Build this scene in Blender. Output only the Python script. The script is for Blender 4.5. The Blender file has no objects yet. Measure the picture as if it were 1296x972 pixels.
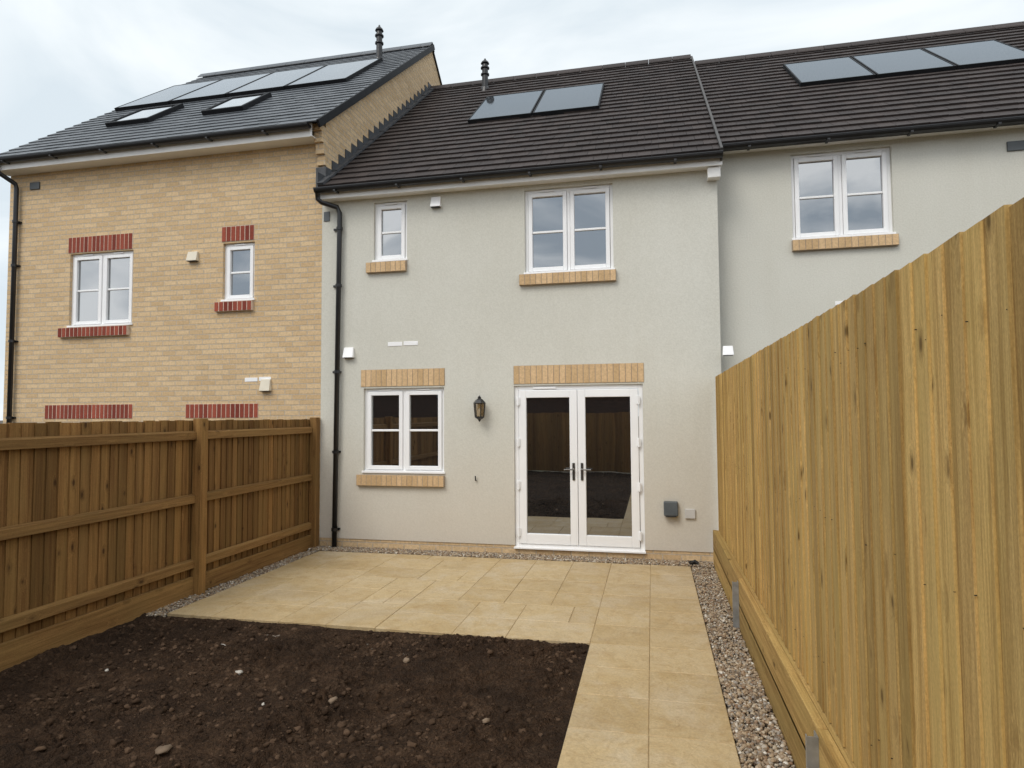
import bpy, math, random
import numpy as np
from mathutils import Matrix, Vector, noise
random.seed(7); np.random.seed(7)
C=bpy.context.scene.collection
# ------------------------------------------------------------------ camera
FP,YAW,PIT,ROL=805.7,0.2157,0.0487,-0.0066
CZ=1.79; D=8.1
cam=bpy.data.cameras.new('camera'); co=bpy.data.objects.new('camera',cam); C.objects.link(co)
cam.sensor_width=36; cam.lens=36*FP/1296; cam.clip_start=0.05; cam.clip_end=3000
co.matrix_world=Matrix.Translation((0,0,CZ))@Matrix.Rotation(YAW,4,'Z')@Matrix.Rotation(math.pi/2+PIT,4,'X')@Matrix.Rotation(ROL,4,'Z')
bpy.context.scene.camera=co
M3=co.matrix_world.to_3x3()
def ray(px,py): return M3@Vector(((px-648)/FP,(486-py)/FP,-1.0))
def F(px,py,Y=D):
    d=ray(px,py); t=Y/d.y; return d.x*t, CZ+d.z*t
def R(a,b,c,e,Y=D):      # survey measurements of a facade rectangle -> metres
    x0=F(a,(b+e)/2,Y)[0]; x1=F(c,(b+e)/2,Y)[0]; z1=F((a+c)/2,b,Y)[1]; z0=F((a+c)/2,e,Y)[1]
    return x0,x1,z0,z1
# ------------------------------------------------------------------ materials
class NT:
    def __init__(s,name):
        s.m=bpy.data.materials.new(name); s.m.use_nodes=True; s.t=s.m.node_tree; s.n=s.t.nodes; s.l=s.t.links
        s.b=s.n['Principled BSDF']; s.out=s.n['Material Output']
    def add(s,ty,**k):
        n=s.n.new(ty)
        for a,v in k.items(): setattr(n,a,v)
        return n
    def link(s,a,b): s.l.new(a,b)
    def obj(s): return s.add('ShaderNodeTexCoord').outputs['Object']
    def val(s,op,a,b=None,c=None):
        n=s.add('ShaderNodeMath',operation=op)
        for i,v in enumerate((a,b,c)):
            if v is None: continue
            if isinstance(v,(int,float)): n.inputs[i].default_value=v
            else: s.link(v,n.inputs[i])
        return n.outputs[0]
    def mapping(s,src,scale=(1,1,1),loc=(0,0,0)):
        n=s.add('ShaderNodeMapping'); s.link(src,n.inputs[0]); n.inputs['Scale'].default_value=scale; n.inputs['Location'].default_value=loc
        return n.outputs[0]
    def noise(s,src,scale,detail=4,rough=.55,dist=0):
        n=s.add('ShaderNodeTexNoise'); s.link(src,n.inputs['Vector']); n.inputs['Scale'].default_value=scale
        n.inputs['Detail'].default_value=detail; n.inputs['Roughness'].default_value=rough; n.inputs['Distortion'].default_value=dist
        return n.outputs['Fac']
    def voro(s,src,scale):
        n=s.add('ShaderNodeTexVoronoi'); s.link(src,n.inputs['Vector']); n.inputs['Scale'].default_value=scale
        return n.outputs['Distance']
    def ramp(s,src,stops):
        n=s.add('ShaderNodeValToRGB'); s.link(src,n.inputs[0]); e=n.color_ramp.elements
        while len(e)<len(stops): e.new(0.5)
        for i,(p,c) in enumerate(stops):
            e[i].position=p; e[i].color=(*c,1) if len(c)==3 else c
        return n.outputs[0]
    def mix(s,f,a,b,bt='MIX'):
        n=s.add('ShaderNodeMix',data_type='RGBA',blend_type=bt)
        for i,v in ((0,f),(6,a),(7,b)):
            if isinstance(v,(int,float)): n.inputs[i].default_value=v
            elif isinstance(v,tuple): n.inputs[i].default_value=(*v,1)
            else: s.link(v,n.inputs[i])
        return n.outputs[2]
    def attr(s,name='rnd'): return s.add('ShaderNodeAttribute',attribute_name=name).outputs['Fac']
    def bump(s,h,strength=.3,dist=.01):
        n=s.add('ShaderNodeBump'); n.inputs['Strength'].default_value=strength; n.inputs['Distance'].default_value=dist
        s.link(h,n.inputs['Height']); s.link(n.outputs[0],s.b.inputs['Normal'])
    def col(s,c):
        if isinstance(c,tuple): s.b.inputs['Base Color'].default_value=(*c,1)
        else: s.link(c,s.b.inputs['Base Color'])
    def rough(s,r): s.b.inputs['Roughness'].default_value=r
    def spec(s,v): s.b.inputs['Specular IOR Level'].default_value=v
def plain(name,c,r=.5,var=.12,sc=8,spec=.5,bump=0,metal=0):
    n=NT(name); o=n.obj(); f=n.noise(o,sc,4)
    n.col(n.ramp(f,[(.3,tuple(x*(1-var) for x in c)),(.7,tuple(min(1,x*(1+var)) for x in c))])); n.rough(r); n.spec(spec)
    n.b.inputs['Metallic'].default_value=metal
    if bump: n.bump(n.noise(o,sc*12,3),bump,.003)
    return n.m
def render_mat():
    n=NT('roughcast_render'); o=n.obj()
    big=n.noise(o,.55,4,.6); st=n.noise(n.mapping(o,(2.2,2.2,.35)),1.3,4,.6); fine=n.noise(o,55,3,.7); mid=n.noise(o,9,3,.6)
    c=n.ramp(big,[(.3,(.585,.572,.497)),(.7,(.655,.645,.575))])
    c=n.mix(n.ramp(st,[(.45,(0,0,0)),(.75,(.4,.4,.4))]),c,(.555,.535,.455))
    c=n.mix(.28,c,n.ramp(fine,[(.35,(.47,.46,.41)),(.65,(.72,.71,.655))]))
    sx=n.add('ShaderNodeSeparateXYZ'); n.link(o,sx.inputs[0])
    low=n.add('ShaderNodeMapRange'); n.link(n.val('ADD',sx.outputs[2],n.val('MULTIPLY',n.noise(o,2.5,4),.9)),low.inputs[0])
    low.inputs[1].default_value=2.2; low.inputs[2].default_value=.4; low.inputs[3].default_value=0; low.inputs[4].default_value=.45
    c=n.mix(low.outputs[0],c,(.57,.475,.39))
    n.col(c); n.rough(.92); n.spec(.2)
    n.bump(n.val('ADD',fine,n.val('MULTIPLY',mid,.5)),.4,.005)
    return n.m
def brick_mat(name,c1,c2,mortar,bw=.225,rh=.075):
    n=NT(name); o=n.obj(); s=n.add('ShaderNodeSeparateXYZ'); n.link(o,s.inputs[0])
    cb=n.add('ShaderNodeCombineXYZ'); n.link(n.val('ADD',s.outputs[0],s.outputs[1]),cb.inputs[0]); n.link(s.outputs[2],cb.inputs[1])
    b=n.add('ShaderNodeTexBrick'); n.link(cb.outputs[0],b.inputs['Vector'])
    b.inputs['Scale'].default_value=1; b.inputs['Brick Width'].default_value=bw; b.inputs['Row Height'].default_value=rh
    b.inputs['Mortar Size'].default_value=.0075; b.inputs['Mortar Smooth'].default_value=.2; b.inputs['Bias'].default_value=-.1
    b.inputs['Color1'].default_value=(*c1,1); b.inputs['Color2'].default_value=(*c2,1); b.inputs['Mortar'].default_value=(*mortar,1)
    c=b.outputs['Color']
    c=n.mix(.5,c,n.ramp(n.noise(o,30,5,.75),[(.32,(.52,.50,.47)),(.62,(1.06,1.05,1.04))]),'MULTIPLY')
    c=n.mix(.2,c,n.ramp(n.noise(o,.9,4,.6),[(.35,(.8,.79,.78)),(.7,(1.1,1.1,1.1))]),'MULTIPLY')
    n.col(c); n.rough(.9); n.spec(.2)
    h=n.val('SUBTRACT',1,b.outputs['Fac']); h=n.val('ADD',h,n.val('MULTIPLY',n.noise(o,60,3),.35)); n.bump(h,1,.014)
    return n.m
def unit_mat(name,ca,cb_,var=.5,rough=.85,bump=.4,sc=40,spec=.3):   # colour differs per brick / tile / pebble via the rnd attribute
    n=NT(name); o=n.obj(); a=n.attr()
    c=n.ramp(a,[(0,ca),(1,cb_)])
    f=n.noise(o,sc,4,.65); c=n.mix(var,c,n.ramp(f,[(.3,(.55,.55,.55)),(.7,(1.15,1.15,1.15))]),'MULTIPLY')
    n.col(c); n.rough(rough); n.spec(spec)
    if bump: n.bump(f,bump,.004)
    return n.m
def wood_mat(name,dark,light,green,axis='Z',knots=True,tones=(.72,1.14),gf=.55):
    n=NT(name); o=n.obj(); a=n.attr()
    off=n.add('ShaderNodeCombineXYZ'); n.link(n.val('MULTIPLY',a,37.3),off.inputs[0]); n.link(n.val('MULTIPLY',a,91.7),off.inputs[1]); n.link(n.val('MULTIPLY',a,53.1),off.inputs[2])
    v=n.add('ShaderNodeVectorMath',operation='ADD'); n.link(o,v.inputs[0]); n.link(off.outputs[0],v.inputs[1]); v=v.outputs[0]
    S=lambda k:(1,1,k) if axis=='Z' else (1,k,1)
    kn=n.add('ShaderNodeTexVoronoi'); n.link(n.mapping(v,S(.5)),kn.inputs['Vector']); kn.inputs['Scale'].default_value=7.5
    kd=kn.outputs['Distance']
    dm=n.add('ShaderNodeMapRange'); n.link(kd,dm.inputs[0]); dm.inputs[1].default_value=.0; dm.inputs[2].default_value=.3; dm.inputs[3].default_value=.03; dm.inputs[4].default_value=0
    vs=n.mapping(v,S(.022)); vd=n.add('ShaderNodeVectorMath',operation='ADD'); n.link(vs,vd.inputs[0]); n.link(dm.outputs[0],vd.inputs[1])
    grain=n.noise(vd.outputs[0],120,4,.6,.0); wide=n.noise(vd.outputs[0],24,3,.5,.2)
    saw=n.noise(n.mapping(v,S(.5)),170,2,.7)
    g=n.val('ADD',n.val('MULTIPLY',grain,.5),n.val('MULTIPLY',wide,.5))
    c=n.ramp(g,[(.36,dark),(.60,light)])
    c=n.mix(.4,c,n.ramp(saw,[(.35,(.55,.55,.55)),(.65,(1.15,1.15,1.15))]),'MULTIPLY')
    c=n.mix(n.ramp(n.noise(n.mapping(v,S(.3)),3.5,4,.6),[(.42,(0,0,0)),(.72,(gf,gf,gf))]),c,green)
    lo,hi=tones
    tone=n.ramp(a,[(0,(lo,lo*.97,lo*.91)),(.5,(.97,.97,.97)),(1,(hi,hi*.985,hi*.95))]); c=n.mix(1,c,tone,'MULTIPLY')
    c=n.mix(n.ramp(n.noise(n.mapping(v,S(.08)),34,4,.7),[(.58,(0,0,0)),(.74,(.5,.5,.5))]),c,tuple(x*.6 for x in dark))
    if knots:
        k=n.ramp(kd,[(.0,(.95,.95,.95)),(.07,(.9,.9,.9)),(.12,(.3,.3,.3)),(.24,(0,0,0))]); 
        sel=n.ramp(n.noise(v,5.1,1),[(.42,(0,0,0)),(.47,(1,1,1))])
        c=n.mix(n.mix(1,k,sel,'MULTIPLY'),c,tuple(x*.36 for x in dark))
    n.col(c); n.rough(.8); n.spec(.2); n.bump(n.val('ADD',g,n.val('MULTIPLY',saw,.3)),.5,.004)
    return n.m
def gloss_mat(name,base,glossy,rough,bumpy=0,tint=(.95,.98,1),ior=1.5):
    n=NT(name); o=n.obj(); n.col(n.ramp(n.noise(o,1.5),[(.3,base),(.7,tuple(x*1.5 for x in base))])); n.rough(.6); n.spec(.1)
    g=n.add('ShaderNodeBsdfGlossy'); g.inputs['Roughness'].default_value=rough; g.inputs['Color'].default_value=(*tint,1)
    lw=n.add('ShaderNodeFresnel'); lw.inputs[0].default_value=ior
    f=n.val('ADD',n.val('MULTIPLY',lw.outputs[0],1.0),glossy); 
    mx=n.add('ShaderNodeMixShader'); n.link(f,mx.inputs[0]); n.link(n.b.outputs[0],mx.inputs[1]); n.link(g.outputs[0],mx.inputs[2]); n.link(mx.outputs[0],n.out.inputs[0])
    if bumpy:
        b=n.add('ShaderNodeBump'); b.inputs['Strength'].default_value=bumpy; b.inputs['Distance'].default_value=.02
        n.link(n.noise(o,1.6,1),b.inputs['Height']); n.link(b.outputs[0],g.inputs['Normal'])
    return n.m
RENDER=render_mat()
BRICK=brick_mat('buff_brickwork',(.73,.545,.33),(.60,.425,.24),(.60,.50,.375))
BUFF=unit_mat('buff_brick',(.56,.38,.20),(.70,.49,.28)); RED=unit_mat('red_brick',(.20,.038,.024),(.36,.085,.05))
MORTAR=plain('mortar',(.40,.31,.22),.95,.15,30); MORTP=plain('pale_mortar',(.62,.50,.40),.95,.15,30)
UPVC=plain('white_upvc',(.88,.88,.88),.3,.02,3); BLACK=plain('black_plastic',(.012,.012,.013),.35,.2,6)
FASC=plain('white_fascia',(.84,.83,.80),.5,.05,3)
GLASS=gloss_mat('window_glass',(.004,.0045,.005),.30,.0,.05)
PVG=gloss_mat('solar_glass',(.010,.012,.015),.0,.05,.0,(.90,.95,1),1.75); PVD=gloss_mat('dark_solar_glass',(.010,.012,.015),.0,.06,.0,(.72,.80,.88),1.5)
TILE=unit_mat('brown_roof_tile',(.035,.027,.025),(.055,.042,.038),.45,.65,.4,30,.3)
SLATE=unit_mat('grey_slate',(.07,.078,.088),(.098,.108,.12),.4,.42,.3,20,.5)
LEAD=plain('lead_flashing',(.05,.053,.058),.6,.3,12,bump=.3); VERGE=plain('grey_verge',(.07,.066,.063),.6,.1,8)
DARKFR=plain('dark_metal_frame',(.012,.013,.015),.6,.2,6,spec=.2)
CREAM=plain('cream_plastic',(.66,.60,.48),.5,.06,6); GREYP=plain('grey_plastic',(.07,.08,.085),.4,.15,8); PALEG=plain('pale_grey_plastic',(.55,.54,.52),.5,.06,6)
GALV=plain('galvanised_steel',(.42,.45,.48),.42,.22,14,metal=.75,bump=.15)
STEEL=plain('brushed_handle',(.16,.15,.14),.3,.1,10,metal=.9)
WOODR=wood_mat('pale_treated_wood',(.34,.20,.062),(.65,.445,.175),(.47,.355,.12),tones=(.72,1.14),gf=.5)
WOODRH=wood_mat('pale_treated_board',(.29,.17,.053),(.55,.365,.137),(.39,.29,.10),'Y')
WOODL=wood_mat('brown_treated_wood',(.15,.070,.022),(.31,.17,.058),(.22,.14,.047),tones=(.66,1.2))
WOODLH=wood_mat('brown_treated_rail',(.17,.083,.027),(.36,.205,.073),(.25,.16,.056),'Y')
# ------------------------------------------------------------------ mesh builder
class MB:
    def __init__(s): s.v=[]; s.f=[]; s.r=[]
    def poly(s,pts,r=.5):
        i=len(s.v); s.v+= [tuple(p) for p in pts]; s.f.append(tuple(range(i,i+len(pts)))); s.r.append(r)
    def hexa(s,p,r=None):     # p: 8 corners, bottom 4 ccw then top 4
        if r is None: r=random.random()
        i=len(s.v); s.v+=[tuple(q) for q in p]
        for f in ((0,3,2,1),(4,5,6,7),(0,1,5,4),(1,2,6,5),(2,3,7,6),(3,0,4,7)):
            s.f.append(tuple(i+k for k in f)); s.r.append(r)
    def box(s,x0,x1,y0,y1,z0,z1,r=None):
        s.hexa([(x0,y0,z0),(x1,y0,z0),(x1,y1,z0),(x0,y1,z0),(x0,y0,z1),(x1,y0,z1),(x1,y1,z1),(x0,y1,z1)],r)
    def frame(s,x0,x1,z0,z1,w,y0,y1,wb=None):
        wb=wb or w
        s.box(x0,x0+w,y0,y1,z0,z1); s.box(x1-w,x1,y0,y1,z0,z1); s.box(x0+w,x1-w,y0,y1,z0,z0+wb); s.box(x0+w,x1-w,y0,y1,z1-w,z1)
    def lathe(s,cx,cy,prof,n=16,z=0):
        for k in range(len(prof)-1):
            (r0,z0),(r1,z1)=prof[k],prof[k+1]
            for j in range(n):
                a,b=2*math.pi*j/n,2*math.pi*(j+1)/n
                s.poly([(cx+r0*math.cos(a),cy+r0*math.sin(a),z+z0),(cx+r0*math.cos(b),cy+r0*math.sin(b),z+z0),(cx+r1*math.cos(b),cy+r1*math.sin(b),z+z1),(cx+r1*math.cos(a),cy+r1*math.sin(a),z+z1)])
    def tube(s,pts,r,n=12):
        pts=[Vector(p) for p in pts]; rings=[]
        for i,p in enumerate(pts):
            d=(pts[min(i+1,len(pts)-1)]-pts[max(i-1,0)]).normalized()
            u=d.cross(Vector((0,1,0.01))).normalized(); w=d.cross(u)
            rings.append([p+r*(math.cos(2*math.pi*j/n)*u+math.sin(2*math.pi*j/n)*w) for j in range(n)])
        base=len(s.v)
        for g in rings: s.v+=[tuple(q) for q in g]
        for i in range(len(rings)-1):
            for j in range(n):
                s.f.append((base+i*n+j,base+i*n+(j+1)%n,base+(i+1)*n+(j+1)%n,base+(i+1)*n+j)); s.r.append(.5)
        s.f.append(tuple(base+j for j in range(n))); s.r.append(.5)
        s.f.append(tuple(base+(len(rings)-1)*n+j for j in range(n))); s.r.append(.5)
    def build(s,name,mat,parent=None,bevel=0,smooth=False):
        me=bpy.data.meshes.new(name); me.from_pydata(s.v,[],s.f); me.materials.append(mat)
        at=me.attributes.new('rnd','FLOAT','FACE'); at.data.foreach_set('value',s.r)
        o=bpy.data.objects.new(name,me); C.objects.link(o)
        if parent:
            o.parent=parent
            if parent.type=='EMPTY': o.matrix_parent_inverse=Matrix.Translation(parent.location).inverted()
        if bevel:
            b=o.modifiers.new('bevel','BEVEL'); b.width=bevel; b.segments=2; b.limit_method='ANGLE'
        return o
def tag(o,label=None,cat=None,group=None,kind=None):
    for k,v in (('label',label),('category',cat),('group',group),('kind',kind)):
        if v: o[k]=v
    return o
def empty(name,loc,label,cat,group=None):
    o=bpy.data.objects.new(name,None); C.objects.link(o); o.location=loc; o.empty_display_size=.2; return tag(o,label,cat,group)
# ------------------------------------------------------------------ building helpers
def wall(x0,x1,z0,z1,ops,Y,rev=.1):
    m=MB(); xs=sorted({x0,x1,*[o[0] for o in ops],*[o[1] for o in ops]}); zs=sorted({z0,z1,*[o[2] for o in ops],*[o[3] for o in ops]})
    xs=[x for x in xs if x0<=x<=x1]; zs=[z for z in zs if z0<=z<=z1]
    for a,b in zip(xs,xs[1:]):
        for c,d in zip(zs,zs[1:]):
            mx,mz=(a+b)/2,(c+d)/2
            if any(o[0]<mx<o[1] and o[2]<mz<o[3] for o in ops): continue
            m.poly([(a,Y,c),(b,Y,c),(b,Y,d),(a,Y,d)])
    for a,b,c,d in ops:
        if d>z1: continue
        m.poly([(a,Y,c),(a,Y,d),(a,Y+rev,d),(a,Y+rev,c)]); m.poly([(b,Y,c),(b,Y+rev,c),(b,Y+rev,d),(b,Y,d)])
        m.poly([(a,Y,d),(b,Y,d),(b,Y+rev,d),(a,Y+rev,d)]); m.poly([(a,Y,c),(a,Y+rev,c),(b,Y+rev,c),(b,Y,c)])
    return m
def window(root,r,Y,n=2,bars=1):
    x0,x1,z0,z1=r; y=Y+.045; m=MB(); m.frame(x0,x1,z0,z1,.04,y,y+.07)
    w=m.build('window',UPVC,root,.004)
    f=MB(); f.box(x0-.015,x1+.015,Y-.022,y,z0,z0+.028); f.build('window_ledge',UPVC,w,.004)
    xm=(x0+x1)/2; cs=[(x0+.04,x1-.04)] if n==1 else [(x0+.04,xm-.018),(xm+.018,x1-.04)]
    if n==2:
        g=MB(); g.box(xm-.018,xm+.018,y+.002,y+.068,z0+.04,z1-.04); g.build('mullion',UPVC,w)
    for a,b in cs:
        c=MB(); a+=.004; b-=.004; c0,c1=z0+.044,z1-.044
        c.frame(a,b,c0,c1,.052,y-.014,y+.05)
        c.box(a+.052,b-.052,y+.002,y+.03,(c0+c1)/2-.014,(c0+c1)/2+.014)
        c.build('casement',UPVC,w,.005)
        q=MB(); q.poly([(a+.04,y+.022,c0+.04),(b-.04,y+.022,c0+.04),(b-.04,y+.022,c1-.04),(a+.04,y+.022,c1-.04)]); q.build('pane',GLASS,w)
        v=MB(); v.box((a+b)/2-.09,(a+b)/2+.09,y-.02,y-.002,z1-.034,z1-.012); v.build('trickle_vent',UPVC,w,.003)
    return w
def soldiers(root,name,x0,x1,z0,z1,Y,mat,proud=.008,pitch=.074,depth=.06):
    n=max(2,round((x1-x0)/pitch)); p=(x1-x0)/n; m=MB(); j=.005 if mat is BUFF else .0065
    for i in range(n):
        q=random.uniform(0,.003); m.box(x0+i*p+j,x0+(i+1)*p-j,Y-proud-q,Y+depth,z0+.004,z1-.004)
    o=m.build(name,mat,root,.002)
    k=MB(); k.box(x0,x1,Y-proud+.003,Y+depth-.01,z0+.001,z1-.001); k.build('mortar_joint',MORTAR if mat is BUFF else MORTP,o)
def cowl(root,name,r,Y,mat,d=.07):
    x0,x1,z0,z1=r; m=MB()
    m.hexa([(x0,Y-d,z0),(x1,Y-d,z0),(x1,Y,z0),(x0,Y,z0),(x0+.008,Y-d*.45,z1),(x1-.008,Y-d*.45,z1),(x1-.008,Y,z1),(x0+.008,Y,z1)])
    o=m.build(name,mat,root,.006)
    g=MB(); g.box(x0+.01,x1-.01,Y-d*.9,Y-.01,z0-.006,z0-.001); g.build('vent_opening',BLACK,o)
class Roof:
    def __init__(s,Ye,Ze,Yr,Zr):
        s.Ye,s.Ze,s.Yr,s.Zr=Ye,Ze,Yr,Zr; L=math.hypot(Yr-Ye,Zr-Ze); s.L=L; s.c=(Yr-Ye)/L; s.s=(Zr-Ze)/L
    def p(s,x,t,n=0): return (x,s.Ye+t*s.c-n*s.s,s.Ze+t*s.s+n*s.c)
    def hit(s,px,py):
        d=ray(px,py); n=Vector((0,-s.s,s.c)); o=Vector((0,s.Ye,s.Ze-CZ)); t=o.dot(n)/d.dot(n); q=d*t
        return q.x,(q.y-s.Ye)*s.c+(q.z+CZ-s.Ze)*s.s
    def slab(s,m,x0,x1,t0,t1,n0,n1,r=None):
        m.hexa([s.p(x0,t0,n0),s.p(x1,t0,n0),s.p(x1,t1,n0),s.p(x0,t1,n0),s.p(x0,t0,n1),s.p(x1,t0,n1),s.p(x1,t1,n1),s.p(x0,t1,n1)],r)
    def tiles(s,root,x0,x1,g,w,th,mat,jit=.004):
        m=MB(); n=int(s.L/g)+1; g=s.L/n
        for i in range(n):
            off=(i%2)*w*.5; x=x0-off
            while x<x1:
                a,b=max(x,x0)+.002,min(x+w,x1)-.002
                if b-a>.02:
                    t0=i*g+random.uniform(-jit,jit); t1=min((i+1)*g+.02,s.L); h=th+random.uniform(-.002,.003)
                    m.hexa([s.p(a,t0,-.004),s.p(b,t0,-.004),s.p(b,t1,-.02),s.p(a,t1,-.02),s.p(a,t0,h),s.p(b,t0,h),s.p(b,t1,.0),s.p(a,t1,.0)])
                x+=w
        o=m.build('roof',mat,root)
        u=MB(); u.poly([s.p(x0,.01,-.01),s.p(x1,.01,-.01),s.p(x1,s.L,-.01),s.p(x0,s.L,-.01)])
        u.poly([(x0,s.Yr,s.Zr-.01),(x1,s.Yr,s.Zr-.01),(x1,2*s.Yr-s.Ye,s.Ze),(x0,2*s.Yr-s.Ye,s.Ze)]); u.build('roof_underlay',BLACK,o)
        r=MB(); x=x0
        while x<x1:
            b=min(x+.45,x1)
            pf=[(-.13,-.085),(-.02,.035),(.02,.035),(.13,-.085)]; pb=[(-.13,-.105),(-.02,.015),(.02,.015),(.13,-.105)]
            for k in range(3):
                (y0,z0),(y1,z1)=pf[k],pf[k+1]; (y2,z2),(y3,z3)=pb[k],pb[k+1]; a_=x+.003; b_=b-.003
                P=lambda xx,yy,zz:(xx,s.Yr+yy,s.Zr+zz+.04)
                r.hexa([P(a_,y2,z2),P(b_,y2,z2),P(b_,y3,z3),P(a_,y3,z3),P(a_,y0,z0),P(b_,y0,z0),P(b_,y1,z1),P(a_,y1,z1)],(x*7)%1)
            x+=.45
        r.build('ridge',mat,o)
        return o
    def panels(s,root,TL,TR,BR,BL,n,mat):
        a,b,c,d=[s.hit(*q) for q in (TL,TR,BR,BL)]
        x0=(a[0]+d[0])/2; x1=(b[0]+c[0])/2; t1=(a[1]+b[1])/2; t0=(c[1]+d[1])/2; w=(x1-x0)/n
        for i in range(n):
            u,v=x0+i*w+.01,x0+(i+1)*w-.01; m=MB()
            for A in ((u,u+.022,t0,t1),(v-.022,v,t0,t1),(u+.022,v-.022,t0,t0+.022),(u+.022,v-.022,t1-.022,t1)): s.slab(m,*A,.0,.07)
            o=m.build('solar_panel',DARKFR,root)
            g=MB(); s.slab(g,u+.022,v-.022,t0+.022,t1-.022,.03,.066); g.build('solar_glass',mat,o)
def eaves(root,rf,x0,x1,Yw,zfb,white=True):
    yc=rf.Ye+.0; zc=rf.Ze-.03; r=.058; m=MB(); n=10
    for i in range(n):
        a,b=math.pi+math.pi*i/n,math.pi+math.pi*(i+1)/n
        m.poly([(x0,yc+r*math.cos(a),zc+r*math.sin(a)),(x1,yc+r*math.cos(a),zc+r*math.sin(a)),(x1,yc+r*math.cos(b),zc+r*math.sin(b)),(x0,yc+r*math.cos(b),zc+r*math.sin(b))])
    for xx in (x0,x1): m.poly([(xx,yc+r*math.cos(math.pi+math.pi*i/n),zc+r*math.sin(math.pi+math.pi*i/n)) for i in range(n+1)])
    m.box(x0,x1,yc-r-.006,yc-r+.004,zc-.006,zc+.006)
    x=x0+.3
    while x<x1: m.box(x,x+.03,yc-r-.008,yc+r,zc-r-.006,zc-r+.012); x+=.9
    m.build('gutter',BLACK,root)
    f=MB(); yf=rf.Ye+r+.006; f.box(x0,x1,yf,yf+.02,zfb,rf.Ze+.02); o=f.build('fascia',FASC if white else BLACK,root,.003)
    s_=MB(); s_.box(x0,x1,yf+.02,Yw-.001,zfb+.012,zfb+.024); s_.build('soffit',FASC,o)
def downpipe(root,pts,clips,r=.034):
    m=MB(); m.tube(pts,r); o=m.build('downpipe',BLACK,root,0,False)
    for p in o.data.polygons: p.use_smooth=True
    x,y=pts[-1][0],pts[-1][1]
    for z in clips:
        c=MB(); c.lathe(x+(pts[-2][0]-x)*(z-pts[-1][2])/(pts[-2][2]-pts[-1][2]),y,[(r+.002,-.02),(r+.01,-.02),(r+.01,.02),(r+.002,.02)],16,z); c.box(x-.06,x+.06,y+.03,y+.06,z-.014,z+.014); c.build('pipe_clip',BLACK,o)
def terminal(root,x,y,z,h):
    m=MB(); m.lathe(x,y,[(.12,-.10),(.085,.02),(.064,.05),(.060,h*.44),(.085,h*.45),(.085,h*.485),(.06,h*.50),(.06,h*.64),(.088,h*.66),(.088,h*.69),(.062,h*.71),(.055,h*.80),(.085,h*.82),(.07,h*.87),(.026,h*.93),(.018,h*.97),(.0,h)],18,z)
    o=m.build('flue_terminal',BLACK,root)
# ================================================================== MIDDLE HOUSE
XL=F(406,500)[0]; XR=F(909,300)[0]
GRP='terraced houses in the row'
mid=empty('rendered_house',((XL+XR)/2,D,0),'middle terraced house with pale grey rendered wall, white french doors and brown tiled roof','house',GRP)
zg=F(660,222,7.87)[1]
RM=Roof(7.87,zg+.09,12.51,8.68)
rLow=R(460,491,562,599); rSm=R(473,255,515,331); rUp=R(664,236,776,345)
_,_,dz0,dz1=R(651,487,817,696); dx0,dx1=F(651,590)[0],F(815,590)[0]; rD=(dx0,dx1,dz0,dz1)
zfb=F(660,231,7.95)[1]
zp=F(660,690)[1]
wall(XL,XR,zp,RM.Ze+.05,[rLow,rSm,rUp,rD],D).build('wall',RENDER,mid)
wall(XL,XR,-.15,zp,[(rD[0],rD[1],rD[2],9)],D+.012).build('brick_plinth',BRICK,mid)
window(mid,rLow,D); window(mid,rSm,D,1); window(mid,rUp,D)
def hdr(px0,py0,px1,py1,mat,root,Y=D,name='lintel',**k):
    a,b,c,d=R(px0,py0,px1,py1,Y); soldiers(root,name,a,b,c,d,Y,mat,**k)
hdr(457,467,563,489,BUFF,mid); hdr(650,461,815,485,BUFF,mid)
hdr(453,601,563,615,BUFF,mid,name='sill',proud=.055); hdr(465,332,515,345,BUFF,mid,name='sill',proud=.055); hdr(658,345,780,359,BUFF,mid,name='sill',proud=.055)
# french doors
m=MB(); y=D+.03; m.frame(*rD,.055,y,y+.07,.045); fd=m.build('french_doors',UPVC,mid,.005)
m=MB(); m.box(rD[0]-.01,rD[1]+.01,D-.028,y,dz0-.012,dz0+.012); m.build('door_threshold',UPVC,fd,.004)
xm=(dx0+dx1)/2
for sgn,(a,b) in ((1,(dx0+.06,xm-.003)),(-1,(xm+.003,dx1-.06))):
    l=MB(); z0,z1=dz0+.05,dz1-.06; l.frame(a,b,z0,z1,.098,y-.018,y+.05,.13); l.build('door_leaf',UPVC,fd,.006)
    q=MB(); q.poly([(a+.09,y+.015,z0+.12),(b-.09,y+.015,z0+.12),(b-.09,y+.015,z1-.09),(a+.09,y+.015,z1-.09)]); q.build('door_pane',GLASS,fd)
    hx=b-.05 if sgn==1 else a+.05; hz=dz0+.98
    h=MB(); h.box(hx-.016,hx+.016,y-.03,y-.018,hz-.11,hz+.11); h.tube([(hx,y-.03,hz+.03),(hx,y-.075,hz+.03)],.011); 
    h.tube([(hx+sgn*.01,y-.07,hz+.03),(hx-sgn*.12,y-.075,hz+.025)],.010); h.build('handle',STEEL,fd,.003)
    ex=a-.004 if sgn==1 else b+.004
    for hz in (dz0+.2,dz0+.8,dz0+1.35,dz1-.2):
        g=MB(); g.box(ex-.022,ex+.022,y-.034,y-.02,hz-.05,hz+.05); g.tube([(ex,y-.036,hz-.055),(ex,y-.036,hz+.055)],.010); g.build('hinge',UPVC,fd,.003)
m=MB(); m.box(dx0+.25,dx0+.55,y-.02,y,dz1-.045,dz1-.02); m.build('trickle_vent',UPVC,fd,.003)
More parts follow.
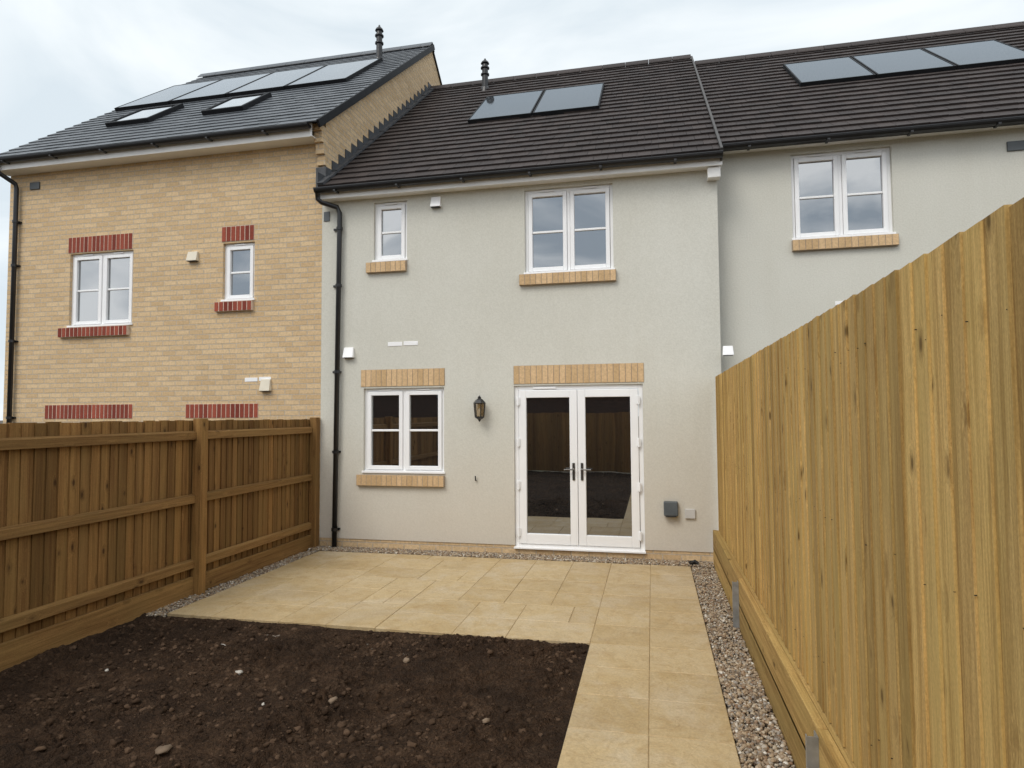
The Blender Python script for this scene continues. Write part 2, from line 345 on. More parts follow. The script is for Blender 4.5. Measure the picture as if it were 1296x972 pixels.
# roof
RM.tiles(mid,XL+.06,XR+.02,.24,.18,.026,TILE)
RM.panels(mid,(622,127),(768,109),(757,139),(585,159),2,PVD)
m=MB(); RM.slab(m,XR+.02,XR+.052,-.03,RM.L,-.12,.045); m.build('verge_trim',VERGE,mid,.006)
eaves(mid,RM,XL+.02,XR+.05,D,zfb)
m=MB(); m.box(XR-.12,XR+.03,7.97,D-.002,zfb-.13,zfb-.002); m.build('eaves_box',FASC,mid,.004)
a=RM.hit(614,113); p=RM.p(a[0],a[1]); terminal(mid,p[0],p[1],p[2],.64)
# stepped flashing against the brick gable
m=MB(); t=.0; GX=XL+.05
while t<RM.L:
    p0=RM.p(0,t,.02); p1=RM.p(0,min(t+.26,RM.L),.02); h=.20+random.uniform(-.012,.012)
    m.hexa([(GX+.001,p0[1],p0[2]-.02),(GX+.014,p0[1],p0[2]-.02),(GX+.014,p1[1],p1[2]-.02),(GX+.001,p1[1],p1[2]-.02),(GX+.001,p0[1],p0[2]+h),(GX+.012,p0[1],p0[2]+h),(GX+.012,p1[1],p0[2]+h+.02),(GX+.001,p1[1],p0[2]+h+.02)])
    RM.slab(m,GX+.012,GX+.10,t,min(t+.25,RM.L),.02,.045+random.uniform(0,.012)); t+=.26
m.build('stepped_flashing',LEAD,mid)
# downpipe
xt,zt=F(430,268,D-.06); xb,zb=F(423,692,D-.06)
downpipe(mid,[(XL+.06,7.86,RM.Ze-.09),(XL+.06,7.87,RM.Ze-.17),(XL+.10,7.90,RM.Ze-.21),(xt-.03,D-.08,zt+.06),(xt,D-.06,zt-.02),(xt,D-.06,zt-.1),(xb,D-.06,0.02)],[.25,1.3,2.4,3.6,4.4])
# lantern
lx,lz1=F(607,500,D-.1); _,lz0=F(607,534,D-.1); ly=D-.11; lh=lz1-lz0
m=MB(); m.box(lx-.035,lx+.035,D-.014,D-.001,lz0+lh*.25,lz0+lh*.75); m.tube([(lx,D-.01,lz0+lh*.62),(lx,D-.05,lz0+lh*.85),(lx,ly,lz0+lh*.93)],.009)
m.lathe(lx,ly,[(0,.0),(.012,.01),(.02,.03),(.045,.045),(.062,.055),(.062,.07),(.0,.07)],6,lz0)
m.lathe(lx,ly,[(.078,lh*.68),(.085,lh*.70),(.05,lh*.82),(.02,lh*.88),(.025,lh*.92),(.012,lh*.95),(.0,lh)],6,lz0)
for k in range(6):
    a=k*math.pi/3; m.tube([(lx+.058*math.cos(a),ly+.058*math.sin(a),lz0+.065),(lx+.074*math.cos(a),ly+.074*math.sin(a),lz0+lh*.7)],.007,6)
ln=m.build('wall_lantern',BLACK,mid)
m=MB(); m.lathe(lx,ly,[(.052,.07),(.068,lh*.68)],6,lz0)
n=NT('lantern_glass'); n.b.inputs['Alpha'].default_value=.45; n.rough(.08); n.col(n.ramp(n.noise(n.obj(),9),[(.3,(.30,.19,.07)),(.7,(.48,.33,.14))])); m.build('lantern_glass',n.m,ln)
m=MB(); m.lathe(lx,ly,[(0,.075),(.022,.08),(.028,.14),(.014,.17),(0,.18)],10,lz0); m.build('lamp_bulb',CREAM,ln)
# small fittings
cowl(mid,'extract_vent',R(546,250,559,263),D,UPVC); cowl(mid,'extract_vent',R(436,440,449,453),D,UPVC); cowl(mid,'extract_vent',R(914,438,928,450),D,UPVC)
for q in ((491,433,509,438),(511,432,529,437)):
    r=R(*q); m=MB(); m.box(r[0],r[1],D-.006,D+.01,r[2],r[3]); m.build('weep_vent',UPVC,mid,.002)
r=R(840,634,858,652); m=MB(); m.hexa([(r[0],D-.09,r[2]),(r[1],D-.09,r[2]),(r[1],D-.001,r[2]),(r[0],D-.001,r[2]),(r[0],D-.06,r[3]),(r[1],D-.06,r[3]),(r[1],D-.001,r[3]),(r[0],D-.001,r[3])]); o=m.build('outdoor_socket',GREYP,mid,.012)
m=MB(); m.box(r[0]+.02,r[1]-.02,D-.085,D-.02,r[2]-.012,r[2]-.001); m.build('socket_latch',BLACK,o,.003)
r=R(867,644,880,656); m=MB(); m.box(*r[:2],D-.03,D-.001,*r[2:]); m.build('cable_box',PALEG,mid,.006)
x,z=F(603,606); m=MB(); m.tube([(x,D+.01,z-.02),(x-.004,D-.03,z-.02),(x-.006,D-.035,z+.04)],.008,8); m.build('pipe_stub',BLACK,mid)
r=R(414,268,421,280); m=MB(); m.box(XL+.03,XL+.12,D-.012,D-.001,r[2],r[3]); m.build('weep_vent',GREYP,mid,.002)
# ================================================================== BRICK HOUSE
XB=F(8,400)[0]; XG=XL+.05
bh=empty('brick_house',((XB+XL)/2,D,0),'buff brick terraced house with grey slate roof, two skylights and red brick lintels','house',GRP)
Ye=7.78; zg=F(200,184,Ye)[1]
RB=Roof(Ye,zg+.09,12.51,9.64)
b1=R(88,319,168,413); b2=R(282,307,322,381); b3=R(62,536,164,640); b4=R(240,536,324,640)
ops=[b1,b2,b3,b4]
wall(XB,XL,-.15,RB.Ze+.05,ops,D).build('wall',BRICK,bh)
window(bh,b1,D); window(bh,b2,D,1); window(bh,b3,D); window(bh,b4,D)
hdr(87,298,168,318,RED,bh); hdr(281,286,322,305,RED,bh); hdr(57,512,168,530,RED,bh); hdr(235,511,327,529,RED,bh)
hdr(77,414,164,426,RED,bh,name='sill',proud=.055); hdr(274,382,321,394,RED,bh,name='sill',proud=.055)
zt=lambda yy: RB.Ze+(yy-RB.Ye)*RB.s/RB.c-.02
zk=RM.Ze+.12
m=MB(); g0=D-.006
vs=[(XL,g0,zk),(XG,g0,zk),(XG,16.9,zk),(XG,16.9,zt(D)),(XG,12.51,zt(12.51)),(XG,g0,zt(g0)),(XL,g0,zt(g0))]
m.v=vs; m.f=[(1,2,3,4,5),(0,1,5,6)]; m.r=[.5,.5]; m.build('gable_wall',BRICK,bh)
m=MB(); m.poly([(XB,D,-.15),(XB,D,zt(D)),(XB,12.51,zt(12.51)),(XB,16.9,zt(D)),(XB,16.9,-.15)]); m.build('end_wall',BRICK,bh)
m=MB(); zc=RB.Ze-.50
for i,(dy,zz) in enumerate(((.04,0),(.085,.15),(.13,.30),(.18,.45))):
    m.box(XG-.115,XG+.010,D-dy,D-.001,zc+zz,zc+zz+(.152 if i<3 else .09))
m.build('kneeler',BRICK,bh,.003)
m=MB(); m.box(XG-.13,XG+.03,D-.05,D+.05,RM.Ze+.0,zc-.03); m.build('lead_cap',LEAD,bh,.01)
RB.tiles(bh,XB-.06,XG+.04,.21,.25,.014,SLATE,.002)
m=MB(); RB.slab(m,XG+.04,XG+.075,-.02,RB.L,-.08,.025); m.build('verge_trim',DARKFR,bh,.004)
RB.panels(bh,(222,112),(480,79),(438,107),(158,138),4,PVG)
def skylight(q):
    a,b,c,d=[RB.hit(*k) for k in q]; x0=(a[0]+d[0])/2; x1=(b[0]+c[0])/2; t1=(a[1]+b[1])/2; t0=(c[1]+d[1])/2
    m=MB()
    for A in ((x0,x0+.055,t0,t1),(x1-.055,x1,t0,t1),(x0+.055,x1-.055,t0,t0+.06),(x0+.055,x1-.055,t1-.08,t1)): RB.slab(m,*A,.0,.08)
    o=m.build('skylight',DARKFR,bh,.006); g=MB(); RB.slab(g,x0+.055,x1-.055,t0+.06,t1-.08,.03,.066); g.build('skylight_glass',GLASS,o)
skylight([(166,146),(228,136),(205,152),(143,163)]); skylight([(284,131),(342,122),(318,138),(262,148)])
zfb2=F(200,194,Ye+.07)[1]
eaves(bh,RB,XB-.03,XG-.08,D,zfb2)
a=RB.hit(480,76); p=RB.p(a[0],a[1]); terminal(bh,p[0],p[1],p[2],.74)
xt,zt_=F(21,235,D-.06); xb,_=F(8,530,D-.06)
downpipe(bh,[(xt-.1,Ye+.01,RB.Ze-.09),(xt-.1,Ye+.02,RB.Ze-.17),(xt-.09,Ye+.05,RB.Ze-.22),(xt,D-.08,zt_+.02),(xt,D-.06,zt_-.05),(xt,D-.06,zt_-.1),(xt,D-.06,0)],[1.8,3.0,4.2,4.9])
cowl(bh,'extract_vent',R(239,319,252,331),D,CREAM); cowl(bh,'extract_vent',R(331,480,344,495),D,CREAM)
for q in ((310,478,326,483),(328,477,343,482)):
    r=R(*q); m=MB(); m.box(r[0],r[1],D-.006,D+.01,r[2],r[3]); m.build('weep_vent',UPVC,bh,.002)
r=R(39,231,51,240); m=MB(); m.box(r[0],r[1],D-.02,D+.01,r[2],r[3]); m.build('weep_vent',GREYP,bh,.003)
# ================================================================== RIGHT HOUSE
YR=8.4; XE=7.6; X0=XR-.02
rh=empty('rendered_house',((X0+XE)/2,YR,0),'right hand terraced house with pale grey render, rising behind the tall timber fence','house',GRP)
zg=F(1100,174,8.19)[1]; RR=Roof(8.19,zg+.09,12.26,8.40)
r1=R(1002,190,1130,301,YR); wall(X0,XE,-.15,RR.Ze+.05,[r1],YR).build('wall',RENDER,rh); window(rh,r1,YR)
hdr(1002,301,1136,315,BUFF,rh,YR,'sill',proud=.055)
RR.tiles(rh,X0+.09,XE,.24,.18,.026,TILE)
RR.panels(rh,(988,86),(1269,56),(1310,80),(1012,110),3,PVD)
eaves(rh,RR,X0+.1,XE,YR,zg+.02,False)
for q in ((1057,381,1077,386),(1082,379,1102,384)):
    r=R(*q,YR); m=MB(); m.box(r[0],r[1],YR-.006,YR+.01,r[2],r[3]); m.build('weep_vent',UPVC,rh,.002)
r=R(1274,179,1296,191,YR); m=MB(); m.box(r[0],r[1],YR-.02,YR+.01,r[2],r[3]); m.build('weep_vent',GREYP,rh,.003)
m=MB(); m.poly([(XE,YR,-.15),(XE,YR,RR.Ze),(XE,12.26,8.38),(XE,16.3,RR.Ze),(XE,16.3,-.15)]); m.build('end_wall',RENDER,rh)
# ================================================================== INVENTED HOUSE, OUT OF VIEW (added to darken what the lower glass mirrors)
oh=empty('brick_house',(-3,-24,0),'invented long dark red brick house behind the viewer, added to darken the lower glass reflections','house')
DRED=brick_mat('dark_red_brickwork',(.09,.04,.025),(.055,.025,.016),(.10,.08,.06))
m=MB(); m.poly([(-26,-24,-.15),(20,-24,-.15),(20,-24,5),(-26,-24,5)]); m.build('wall',DRED,oh)
m=MB(); m.poly([(-26.3,-23.6,4.9),(20.3,-23.6,4.9),(20.3,-28,7.6),(-26.3,-28,7.6)]); m.poly([(-26.3,-32.4,4.9),(20.3,-32.4,4.9),(20.3,-28,7.6),(-26.3,-28,7.6)]); m.build('roof',TILE,oh)
for wx in (-20,-14,-8,-2,4,10,16):
    m=MB(); m.frame(wx,wx+1.2,3.0,4.2,.05,-23.97,-23.93); w=m.build('window',GREYP,oh); q=MB(); q.poly([(wx+.07,-23.96,3.07),(wx+1.13,-23.96,3.07),(wx+1.13,-23.96,4.13),(wx+.07,-23.96,4.13)]); q.build('pane',GLASS,w)
# ================================================================== FENCES
def boards(m,X,face,y0,y1,z0,z1,p=.105,w=.13,jit=.012,o_a=.021,o_b=.007):
    y=y0
    while y<y1:
        r=random.random(); zz=z1+random.uniform(-jit,jit); ln_=random.uniform(-.004,.004); b=min(y+w,y1+.02); j=random.uniform(0,.003)
        o0=o_a+j; o1=o_b+j; bk=-random.uniform(0,.002)
        f=lambda o:X+face*o
        pts=[(f(bk),y,z0),(f(o0),y,z0),(f(o1),b,z0),(f(bk),b,z0),(f(bk),y+ln_,zz),(f(o0),y+ln_,zz),(f(o1),b+ln_,zz),(f(bk),b+ln_,zz)]
        m.hexa(pts,r); y+=p+random.uniform(-.006,.004)
XF=.77; ZT=2.235
rf_=empty('timber_fence',(XF,4,0),'tall pale closeboard timber fence along the right, standing on horizontal gravel boards','fence','garden fences')
m=MB(); boards(m,XF,-1,-3.6,8.02,.405,ZT,jit=.0035,p=.108,w=.128,o_a=.016,o_b=.007); m.build('boards',WOODR,rf_,0)
GBX=.69
for i,(a,b) in enumerate(((0,.2),(.204,.40))):
    for (ya,yb) in ((-3.6,.47),(.475,3.1),(3.105,5.74),(5.745,8.04)):
        m=MB(); m.box(GBX,GBX+.045,ya,yb,a-.03,b); m.build('gravel_board',WOODRH,rf_,.005)
m=MB(); m.box(GBX+.046,XF+.0,-3.6,8.03,.33,.398); m.build('fence_rail',WOODRH,rf_)
for yy in (5.75,3.11,.47):
    m=MB(); m.box(GBX-.006,GBX-.001,yy-.03,yy+.035,-.1,.37); m.box(GBX-.05,GBX-.006,yy-.03,yy-.025,-.1,.37); m.box(GBX-.05,GBX-.045,yy-.025,yy-.005,-.1,.37); m.build('steel_post',GALV,rf_)
m=MB(); y=-3.55
while y<8:
    for zz in (.62,1.32,2.02):
        q=zz+random.uniform(-.03,.03); w_=random.uniform(.0008,.0015); yy=y+random.uniform(.01,.05)
        if random.random()<.6: m.box(XF-.0185,XF-.013,yy,yy+2*w_,q-w_,q+w_)
    y+=.1035
tag(m.build('nail_heads',DARKFR,rf_),kind='stuff')
XLF=-4.56
lf=empty('timber_fence',(XLF,5,0),'brown timber fence on the left seen from its rail side, with square posts','fence','garden fences')
ZL=1.755
m=MB(); boards(m,XLF-.075,1,-3.6,8.03,.02,ZL,.1,.13,.006); m.build('boards',WOODL,lf)
for zz in (1.60,.955,.30):
    for ya,yb in ((-3.6,-.0),(.1,2.9),(3.0,5.70),(5.80,7.98)):
        m=MB(); x0=XLF-.048; x1=XLF+.002
        m.hexa([(x0,ya,zz-.04),(x1,ya,zz-.04),(x1,yb,zz-.04),(x0,yb,zz-.04),(x0,ya,zz+.05),(x1-.006,ya,zz+.034),(x1-.006,yb,zz+.034),(x0,yb,zz+.05)]); m.build('rail',WOODLH,lf,.004)
for ya,yb in ((-3.6,-.0),(.1,2.9),(3.0,5.70),(5.80,7.98)):
    m=MB(); m.box(XLF-.045,XLF-.008,ya,yb,-.03,.175); m.build('gravel_board',WOODLH,lf,.004)
for yc in (.05,2.95,5.75,8.035):
    m=MB(); m.box(XLF-.05,XLF+.055,yc-.05,yc+.05,-.1,ZL+.02); m.build('post',WOODL,lf,.006)
bf=empty('timber_fence',(-2,-3.7,0),'invented brown timber fence behind the viewer, added for the lower glass to mirror','fence','garden fences')  # invented back fence, out of view, added so the lower panes reflect dark
m=MB(); x=XLF-.05
while x<.85:
    m.box(x,x+.098,-3.7-random.uniform(0,.012),-3.66,.02,1.85+random.uniform(-.01,.01)); x+=.1
m.build('boards',WOODL,bf)
# ================================================================== GROUND
def sheet(name,x0,x1,y0,y1,z,mat):
    m=MB(); m.poly([(x0,y0,z),(x1,y0,z),(x1,y1,z),(x0,y1,z)]); return tag(m.build(name,mat),kind='structure')
n=NT('rough_ground'); o=n.obj(); f=n.noise(o,1.2,8,.65); n.col(n.ramp(f,[(.3,(.05,.035,.022)),(.55,(.09,.07,.045)),(.7,(.07,.085,.035))])); n.rough(1); n.bump(f,.6,.05)
sheet('ground',-600,600,-600,600,-.16,n.m)
BED=plain('gravel_bed',(.16,.13,.10),.95,.3,40)
sheet('gravel_bed',XLF-.1,.80,-3.6,8.2,-.045,BED)
PX0,PX1,PXR=-.504,-.045,.415; PY0=5.10; PY1=7.84; PXL=-4.36
n=NT('buff_paving'); o=n.obj(); a=n.attr()
off=n.add('ShaderNodeCombineXYZ'); n.link(n.val('MULTIPLY',a,31.7),off.inputs[2]); v=n.add('ShaderNodeVectorMath',operation='ADD'); n.link(o,v.inputs[0]); n.link(off.outputs[0],v.inputs[1]); v=v.outputs[0]
c=n.ramp(a,[(0,(.46,.33,.16)),(.5,(.51,.375,.195)),(1,(.56,.425,.235))])
c=n.mix(n.ramp(n.noise(v,3.2,6,.65,.8),[(.42,(0,0,0)),(.66,(.6,.6,.6))]),c,(.57,.455,.285))
c=n.mix(n.ramp(n.noise(v,5.5,6,.7,1.2),[(.49,(0,0,0)),(.66,(.5,.5,.5))]),c,(.39,.255,.11))
c=n.mix(n.ramp(n.noise(o,1.1,7,.7,.6),[(.50,(0,0,0)),(.66,(.45,.45,.45))]),c,(.59,.51,.39))
c=n.mix(n.ramp(n.noise(n.mapping(o,loc=(7,3,0)),.9,7,.72,.5),[(.50,(0,0,0)),(.64,(.35,.35,.35))]),c,(.35,.25,.125))
vein=n.val('ABSOLUTE',n.val('SUBTRACT',n.noise(v,3.5,6,.6,1.5),.5))
c=n.mix(n.ramp(vein,[(.0,(.4,.4,.4)),(.012,(0,0,0))]),c,(.32,.21,.10))
c=n.mix(.42,c,n.ramp(n.noise(v,60,3,.7),[(.3,(.55,.55,.55)),(.7,(1.12,1.12,1.12))]),'MULTIPLY')
n.col(c); n.spec(.35)
n.link(n.ramp(n.noise(o,.9,5,.7),[(.4,(.75,.75,.75)),(.6,(.5,.5,.5))]),n.b.inputs['Roughness'])
h=n.val('ADD',n.noise(v,6,6,.6,.8),n.val('MULTIPLY',n.noise(v,40,3,.6),.15)); n.bump(h,.7,.015); PAVE=n.m
def slab(m,x0,x1,y0,y1):
    g=.0022; x0+=g;x1-=g;y0+=g;y1-=g; dz=random.uniform(-.0015,.0015); e=.004; r=random.random()
    i=len(m.v)
    m.v+=[(x0,y0,-.04),(x1,y0,-.04),(x1,y1,-.04),(x0,y1,-.04),(x0,y0,dz-e),(x1,y0,dz-e),(x1,y1,dz-e),(x0,y1,dz-e),(x0+e,y0+e,dz),(x1-e,y0+e,dz),(x1-e,y1-e,dz),(x0+e,y1-e,dz)]
    for f in ((0,1,5,4),(1,2,6,5),(2,3,7,6),(3,0,4,7),(4,5,9,8),(5,6,10,9),(6,7,11,10),(7,4,8,11),(8,9,10,11)):
        m.f.append(tuple(i+k for k in f)); m.r.append(r)
m=MB(); gs=.459
NXU,NYU=17,12; ux=(PX0-PXL)/NXU; uy=(PY1-PY0)/NYU; occ=[[0]*NYU for _ in range(NXU)]
for j in range(NYU):
    for i in range(NXU):
        if occ[i][j]: continue
        opt=[(2,2)]*7+[(3,2)]*3+[(2,3)]*2+[(1,2)]; random.shuffle(opt)
        for w_,h_ in opt+[(2,1),(1,2),(1,1)]:
            if i+w_<=NXU and j+h_<=NYU and all(not occ[i+p_][j+q_] for p_ in range(w_) for q_ in range(h_)):
                for p_ in range(w_):
                    for q_ in range(h_): occ[i+p_][j+q_]=1
                slab(m,PXL+i*ux,PXL+(i+w_)*ux,PY0+j*uy,PY0+(j+h_)*uy); break
y=PY0
while y<PY1-.1:
    y2=min(y+gs,PY1); 
    if PY1-y2<.1: y2=PY1
    slab(m,PX0,PX1,y,y2); slab(m,PX1,PXR,y,y2); y=y2
tag(m.build('patio',PAVE),kind='structure')
m=MB(); y=PY0
while y>-3.5:
    slab(m,PX0,PX1,y-gs,y); slab(m,PX1,PXR,y-gs,y); y-=gs
tag(m.build('path',PAVE),kind='structure')
JT=plain('jointing_sand',(.36,.265,.145),.95,.3,50)
sheet('paving_bed',PXL+.002,PXR-.002,PY0+.002,PY1-.002,-.0055,JT); sheet('paving_bed',PX0+.002,PXR-.002,-3.5,PY0-.002,-.0055,JT)
# soil
n=NT('dark_soil'); o=n.obj(); f=n.noise(o,7,8,.75); g=n.noise(o,90,4,.75); bg_=n.noise(o,1.4,5,.65)
ow=n.add('ShaderNodeVectorMath',operation='ADD'); n.link(o,ow.inputs[0]); nn=n.add('ShaderNodeTexNoise'); n.link(o,nn.inputs['Vector']); nn.inputs['Scale'].default_value=30; sc3=n.add('ShaderNodeVectorMath',operation='SCALE'); n.link(nn.outputs['Color'],sc3.inputs[0]); sc3.inputs['Scale'].default_value=.03; n.link(sc3.outputs[0],ow.inputs[1])
v1=n.voro(ow.outputs[0],40); v2=n.voro(ow.outputs[0],95)
c=n.ramp(f,[(.3,(.030,.0175,.010)),(.52,(.070,.041,.024)),(.72,(.135,.086,.054))]); c=n.mix(.6,c,n.ramp(g,[(.3,(.35,.34,.33)),(.7,(1.6,1.55,1.45))]),'MULTIPLY')
c=n.mix(.5,c,n.ramp(v1,[(.15,(1.25,1.22,1.2)),(.75,(.45,.45,.45))]),'MULTIPLY')
c=n.mix(n.ramp(bg_,[(.43,(0,0,0)),(.60,(.65,.65,.65))]),c,(.026,.0155,.0095)); n.col(c); n.rough(.95); n.spec(.15)
n.bump(n.val('SUBTRACT',n.val('ADD',f,n.val('MULTIPLY',g,.5)),n.val('ADD',n.val('MULTIPLY',v1,.8),n.val('MULTIPLY',v2,.4))),1,.026); SOIL=n.m
def hsoil(x,y):
    p=Vector((x,y,0)); h=.042*noise.fractal(p*1.1,1,2,3)+.030*noise.fractal(p*5,.9,2,4)
    pt=.5+1.2*max(0,noise.noise(p*1.7+Vector((9,2,1)))+.2)
    q=p+Vector((noise.noise(p*9),noise.noise(p*9+Vector((5,5,5))),0))*.05
    h+=pt*(.050*abs(noise.noise(q*11+Vector((3,1,5))))+.042*abs(noise.noise(q*22))+.026*abs(noise.noise(q*44)))+.006*noise.noise(p*85)-.012
    e=min(PY0-y,PX0-x,x-XLF+.05); k=min(1,max(0,e/.18)); return -.012*(1-k)+h*(.25+.75*k)-.006
ST=.0125
xs=np.arange(XLF-.03,PX0-.004,ST); xs=np.append(xs,PX0-.004); ys=np.concatenate([np.arange(-3.6,2.8,.12),np.arange(2.8,PY0-.004,ST),[PY0-.004]])
V=[(float(x),float(y),hsoil(x,y)) for y in ys for x in xs]; nx=len(xs)
Fc=[(j*nx+i,j*nx+i+1,(j+1)*nx+i+1,(j+1)*nx+i) for j in range(len(ys)-1) for i in range(nx-1)]
me=bpy.data.meshes.new('soil'); me.from_pydata(V,[],Fc); me.materials.append(SOIL)
for p in me.polygons: p.use_smooth=True
so=bpy.data.objects.new('soil',me); C.objects.link(so); tag(so,kind='structure')
import bmesh
def ico(sub):
    b=bmesh.new(); bmesh.ops.create_icosphere(b,subdivisions=sub,radius=1); v=np.array([q.co[:] for q in b.verts]); f=np.array([[k.index for k in q.verts] for q in b.faces]); b.free(); return v,f
def scatter(name,pts,rad,flat,mat,sub,rough=.25,smooth=True):
    v,f=ico(sub); N=len(pts); k=len(v)
    ax=np.random.uniform(.7,1.3,(N,1,3)); ax[:,:,2]*=flat
    q=v[None]*(1+np.random.uniform(-rough,rough,(N,k,1)))*ax*rad[:,None,None]
    an=np.random.uniform(0,6.28,N); t=np.random.uniform(-.5,.5,N)
    c,s=np.cos(t)[:,None],np.sin(t)[:,None]; y,z=q[:,:,1]*c-q[:,:,2]*s,q[:,:,1]*s+q[:,:,2]*c; x=q[:,:,0]
    c,s=np.cos(an)[:,None],np.sin(an)[:,None]; x,y=x*c-y*s,x*s+y*c
    q=np.stack([x,y,z],2)+pts[:,None,:]
    F_=(f[None]+(np.arange(N)*k)[:,None,None]).reshape(-1,3)
    me=bpy.data.meshes.new(name); me.vertices.add(N*k); me.vertices.foreach_set('co',q.reshape(-1)); me.loops.add(len(F_)*3); me.loops.foreach_set('vertex_index',F_.reshape(-1).astype(np.int32))
    me.polygons.add(len(F_)); me.polygons.foreach_set('loop_start',np.arange(0,len(F_)*3,3,dtype=np.int32)); me.polygons.foreach_set('loop_total',np.full(len(F_),3,dtype=np.int32)); me.update(calc_edges=True); me.validate()
    a=me.attributes.new('rnd','FLOAT','FACE'); a.data.foreach_set('value',np.repeat(np.random.rand(N),len(f)).astype(np.float32))
    if smooth: me.polygons.foreach_set('use_smooth',[True]*len(F_))
    me.materials.append(mat); o=bpy.data.objects.new(name,me); C.objects.link(o); return o
n=NT('mixed_pebbles'); o=n.obj(); a=n.attr()
c=n.ramp(a,[(0,(.12,.09,.065)),(.2,(.29,.21,.135)),(.38,(.43,.32,.20)),(.52,(.23,.13,.07)),(.66,(.48,.39,.27)),(.82,(.26,.23,.20)),(.93,(.55,.47,.36)),(1,(.72,.68,.60))])
c=n.mix(.5,c,n.ramp(n.noise(o,120,3),[(.3,(.6,.6,.6)),(.7,(1.1,1.1,1.1))]),'MULTIPLY'); n.col(c); n.rough(.6); PEB=n.m
def pebs(name,x0,x1,y0,y1,dens,rr,sub,label,z=-.028):
    N=int((x1-x0)*(y1-y0)*dens); p=np.stack([np.random.uniform(x0,x1,N),np.random.uniform(y0,y1,N),z+np.random.uniform(0,.024,N)],1)
    o=scatter(name,p,np.random.uniform(*rr,N),.7,PEB,sub,.12); tag(o,label,'gravel',kind='stuff')
pebs('gravel_strip',PXR+.008,GBX-.008,2.6,5.0,7500,(.005,.0145),2,'mixed brown and grey pebbles between the paved path and tall right fence, near end')
pebs('gravel_strip',PXR+.008,GBX-.008,5.0,7.83,6800,(.005,.0140),1,'mixed pebbles beside the patio below the right fence, far end')
pebs('gravel_strip',XLF+.01,GBX-.008,PY1+.004,D+.0,7500,(.006,.0145),1,'narrow strip of pebbles along the foot of the grey house wall',-.012)
pebs('gravel_strip',XLF+.0,PXL-.008,PY0-.05,PY1,6000,(.005,.0135),1,'narrow strip of pebbles between patio and left fence')
CL=unit_mat('soil_clod',(.030,.018,.011),(.115,.072,.045),.6,.95,.8,60,.1)
N=12000; px=np.random.uniform(XLF+.05,PX0-.03,N); py=np.random.uniform(2.8,PY0-.04,N)
den=np.array([noise.noise(Vector((a*1.3,b*1.3,4)))+random.uniform(-.35,.35) for a,b in zip(px,py)]); kk=den>-.05; px=px[kk]; py=py[kk]; N=len(px)
r=.003+.020*np.random.rand(N)**7
pz=np.array([hsoil(a,b) for a,b in zip(px,py)])-r*.05
tag(scatter('soil_clods',np.stack([px,py,pz],1),r,.75,CL,2,.36,False),'loose dark brown clods and crumbs lying on the bare soil','soil clods',kind='stuff')
STW=unit_mat('pale_stone',(.50,.46,.40),(.66,.62,.56),.7,.85,.6,30); STB=unit_mat('brown_stone',(.17,.12,.08),(.26,.19,.13),.6,.85,.5,30)
def G(px,py,z=.02):
    d=ray(px,py); t=(z-CZ)/d.z; return d.x*t,d.y*t
for (a,b,r,mt,lb) in ((302,851,.026,STW,'white angular stone on the dark soil, largest of the pale stones near its middle left'),
    (282,813,.021,STW,'pale stone on the soil near the patio edge, left of the middle'),
    (515,836,.032,STB,'flat tan stone on the soil a little below the patio edge'),
    (205,947,.036,STB,'brown stone on the soil at the bottom left of the photo'),
    (135,850,.013,STW,'small white stone on the soil beside the left fence end'),
    (333,884,.011,STW,'tiny pale chip on the soil below the white angular stone'),
    (615,917,.02,STB,'small brown stone on the soil towards the path'),
    (420,886,.028,STB,'round brown stone in the middle of the soil')):
    x,y=G(a,b); o=scatter('stone',np.array([[0,0,0.]]),np.array([r]),.65,mt,2,.3,False); o.location=(x,y,hsoil(x,y)+r*.3); tag(o,lb,'stone','loose stones on the soil')
x,y=G(876,712,.03); m=MB(); m.lathe(x,y,[(.035,-.06),(.035,.03),(.045,.03),(.045,.045),(.03,.045),(.028,.0)],14,0); m.tube([(x,y,.03),(x+.03,y-.01,.05),(x+.07,y-.02,.02)],.02)
tag(m.build('drain_outlet',BLACK),'short black plastic drain pipe poking out of the pebbles by the wall','drain pipe')
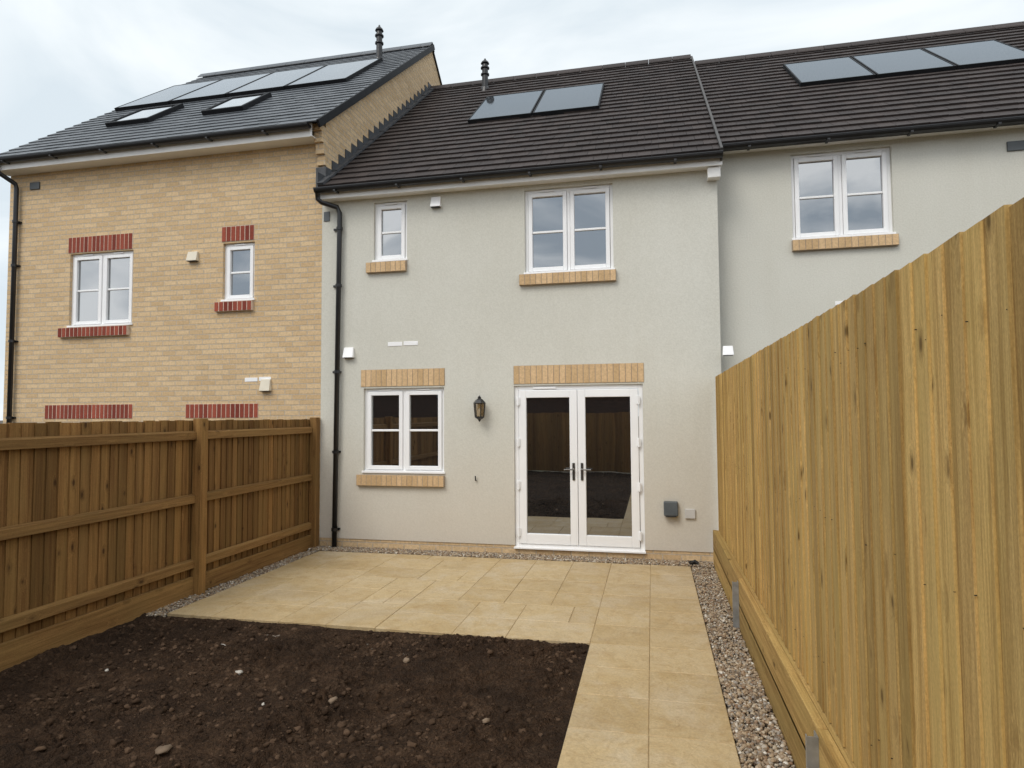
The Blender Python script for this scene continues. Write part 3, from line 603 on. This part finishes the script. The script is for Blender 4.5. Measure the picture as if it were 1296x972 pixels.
# ================================================================== LIGHT
w=bpy.data.worlds.new('World'); bpy.context.scene.world=w; w.use_nodes=True; t=w.node_tree; nd=t.nodes; bg=nd['Background']
sky=nd.new('ShaderNodeTexSky'); sky.sky_type='NISHITA'; sky.sun_disc=False
EL=math.radians(48); AZ=math.radians(205)
sky.sun_elevation=EL; sky.sun_rotation=AZ
tc=nd.new('ShaderNodeTexCoord'); mp=nd.new('ShaderNodeMapping'); t.links.new(tc.outputs['Generated'],mp.inputs[0]); mp.inputs['Scale'].default_value=(1,1,2.6)
def wn(scale,detail,stops,dist=.4):
    nz=nd.new('ShaderNodeTexNoise'); nz.inputs['Scale'].default_value=scale; nz.inputs['Detail'].default_value=detail; nz.inputs['Roughness'].default_value=.5; nz.inputs['Distortion'].default_value=dist; t.links.new(mp.outputs[0],nz.inputs['Vector'])
    rp=nd.new('ShaderNodeValToRGB'); t.links.new(nz.outputs['Fac'],rp.inputs[0]); e=rp.color_ramp.elements
    for i,(p,c) in enumerate(stops): e[i].position=p; e[i].color=(*c,1)
    return rp.outputs[0]
front=wn(2.3,7,[(.38,(.54,.605,.65)),(.60,(.71,.75,.77))],.7)
back=wn(3.2,7,[(.42,(.50,.57,.65)),(.58,(1.2,1.21,1.22))],.6)       # more broken cloud on the side the windows mirror
sp=nd.new('ShaderNodeSeparateXYZ'); t.links.new(tc.outputs['Generated'],sp.inputs[0])
mr=nd.new('ShaderNodeMapRange'); t.links.new(sp.outputs[1],mr.inputs[0]); mr.inputs[1].default_value=.1; mr.inputs[2].default_value=-.3
mm=nd.new('ShaderNodeMix'); mm.data_type='RGBA'; t.links.new(mr.outputs[0],mm.inputs[0]); t.links.new(front,mm.inputs[6]); t.links.new(back,mm.inputs[7])
sc=nd.new('ShaderNodeVectorMath'); sc.operation='SCALE'; sc.inputs['Scale'].default_value=10; t.links.new(mm.outputs[2],sc.inputs[0])
mx=nd.new('ShaderNodeMix'); mx.data_type='RGBA'; mx.inputs[0].default_value=.96; t.links.new(sky.outputs[0],mx.inputs[6]); t.links.new(sc.outputs[0],mx.inputs[7]); t.links.new(mx.outputs[2],bg.inputs[0]); bg.inputs[1].default_value=.14
sl=bpy.data.lights.new('sun','SUN'); sl.energy=1.5; sl.angle=math.radians(26); sl.color=(1,.95,.87)
so=bpy.data.objects.new('sun',sl); C.objects.link(so)
dirv=Vector((-.45,-.85,math.tan(EL)*.96)).normalized()
so.rotation_euler=dirv.to_track_quat('Z','Y').to_euler()
sc_=bpy.context.scene; sc_.view_settings.view_transform='Standard'; sc_.view_settings.look='None'; sc_.view_settings.exposure=0
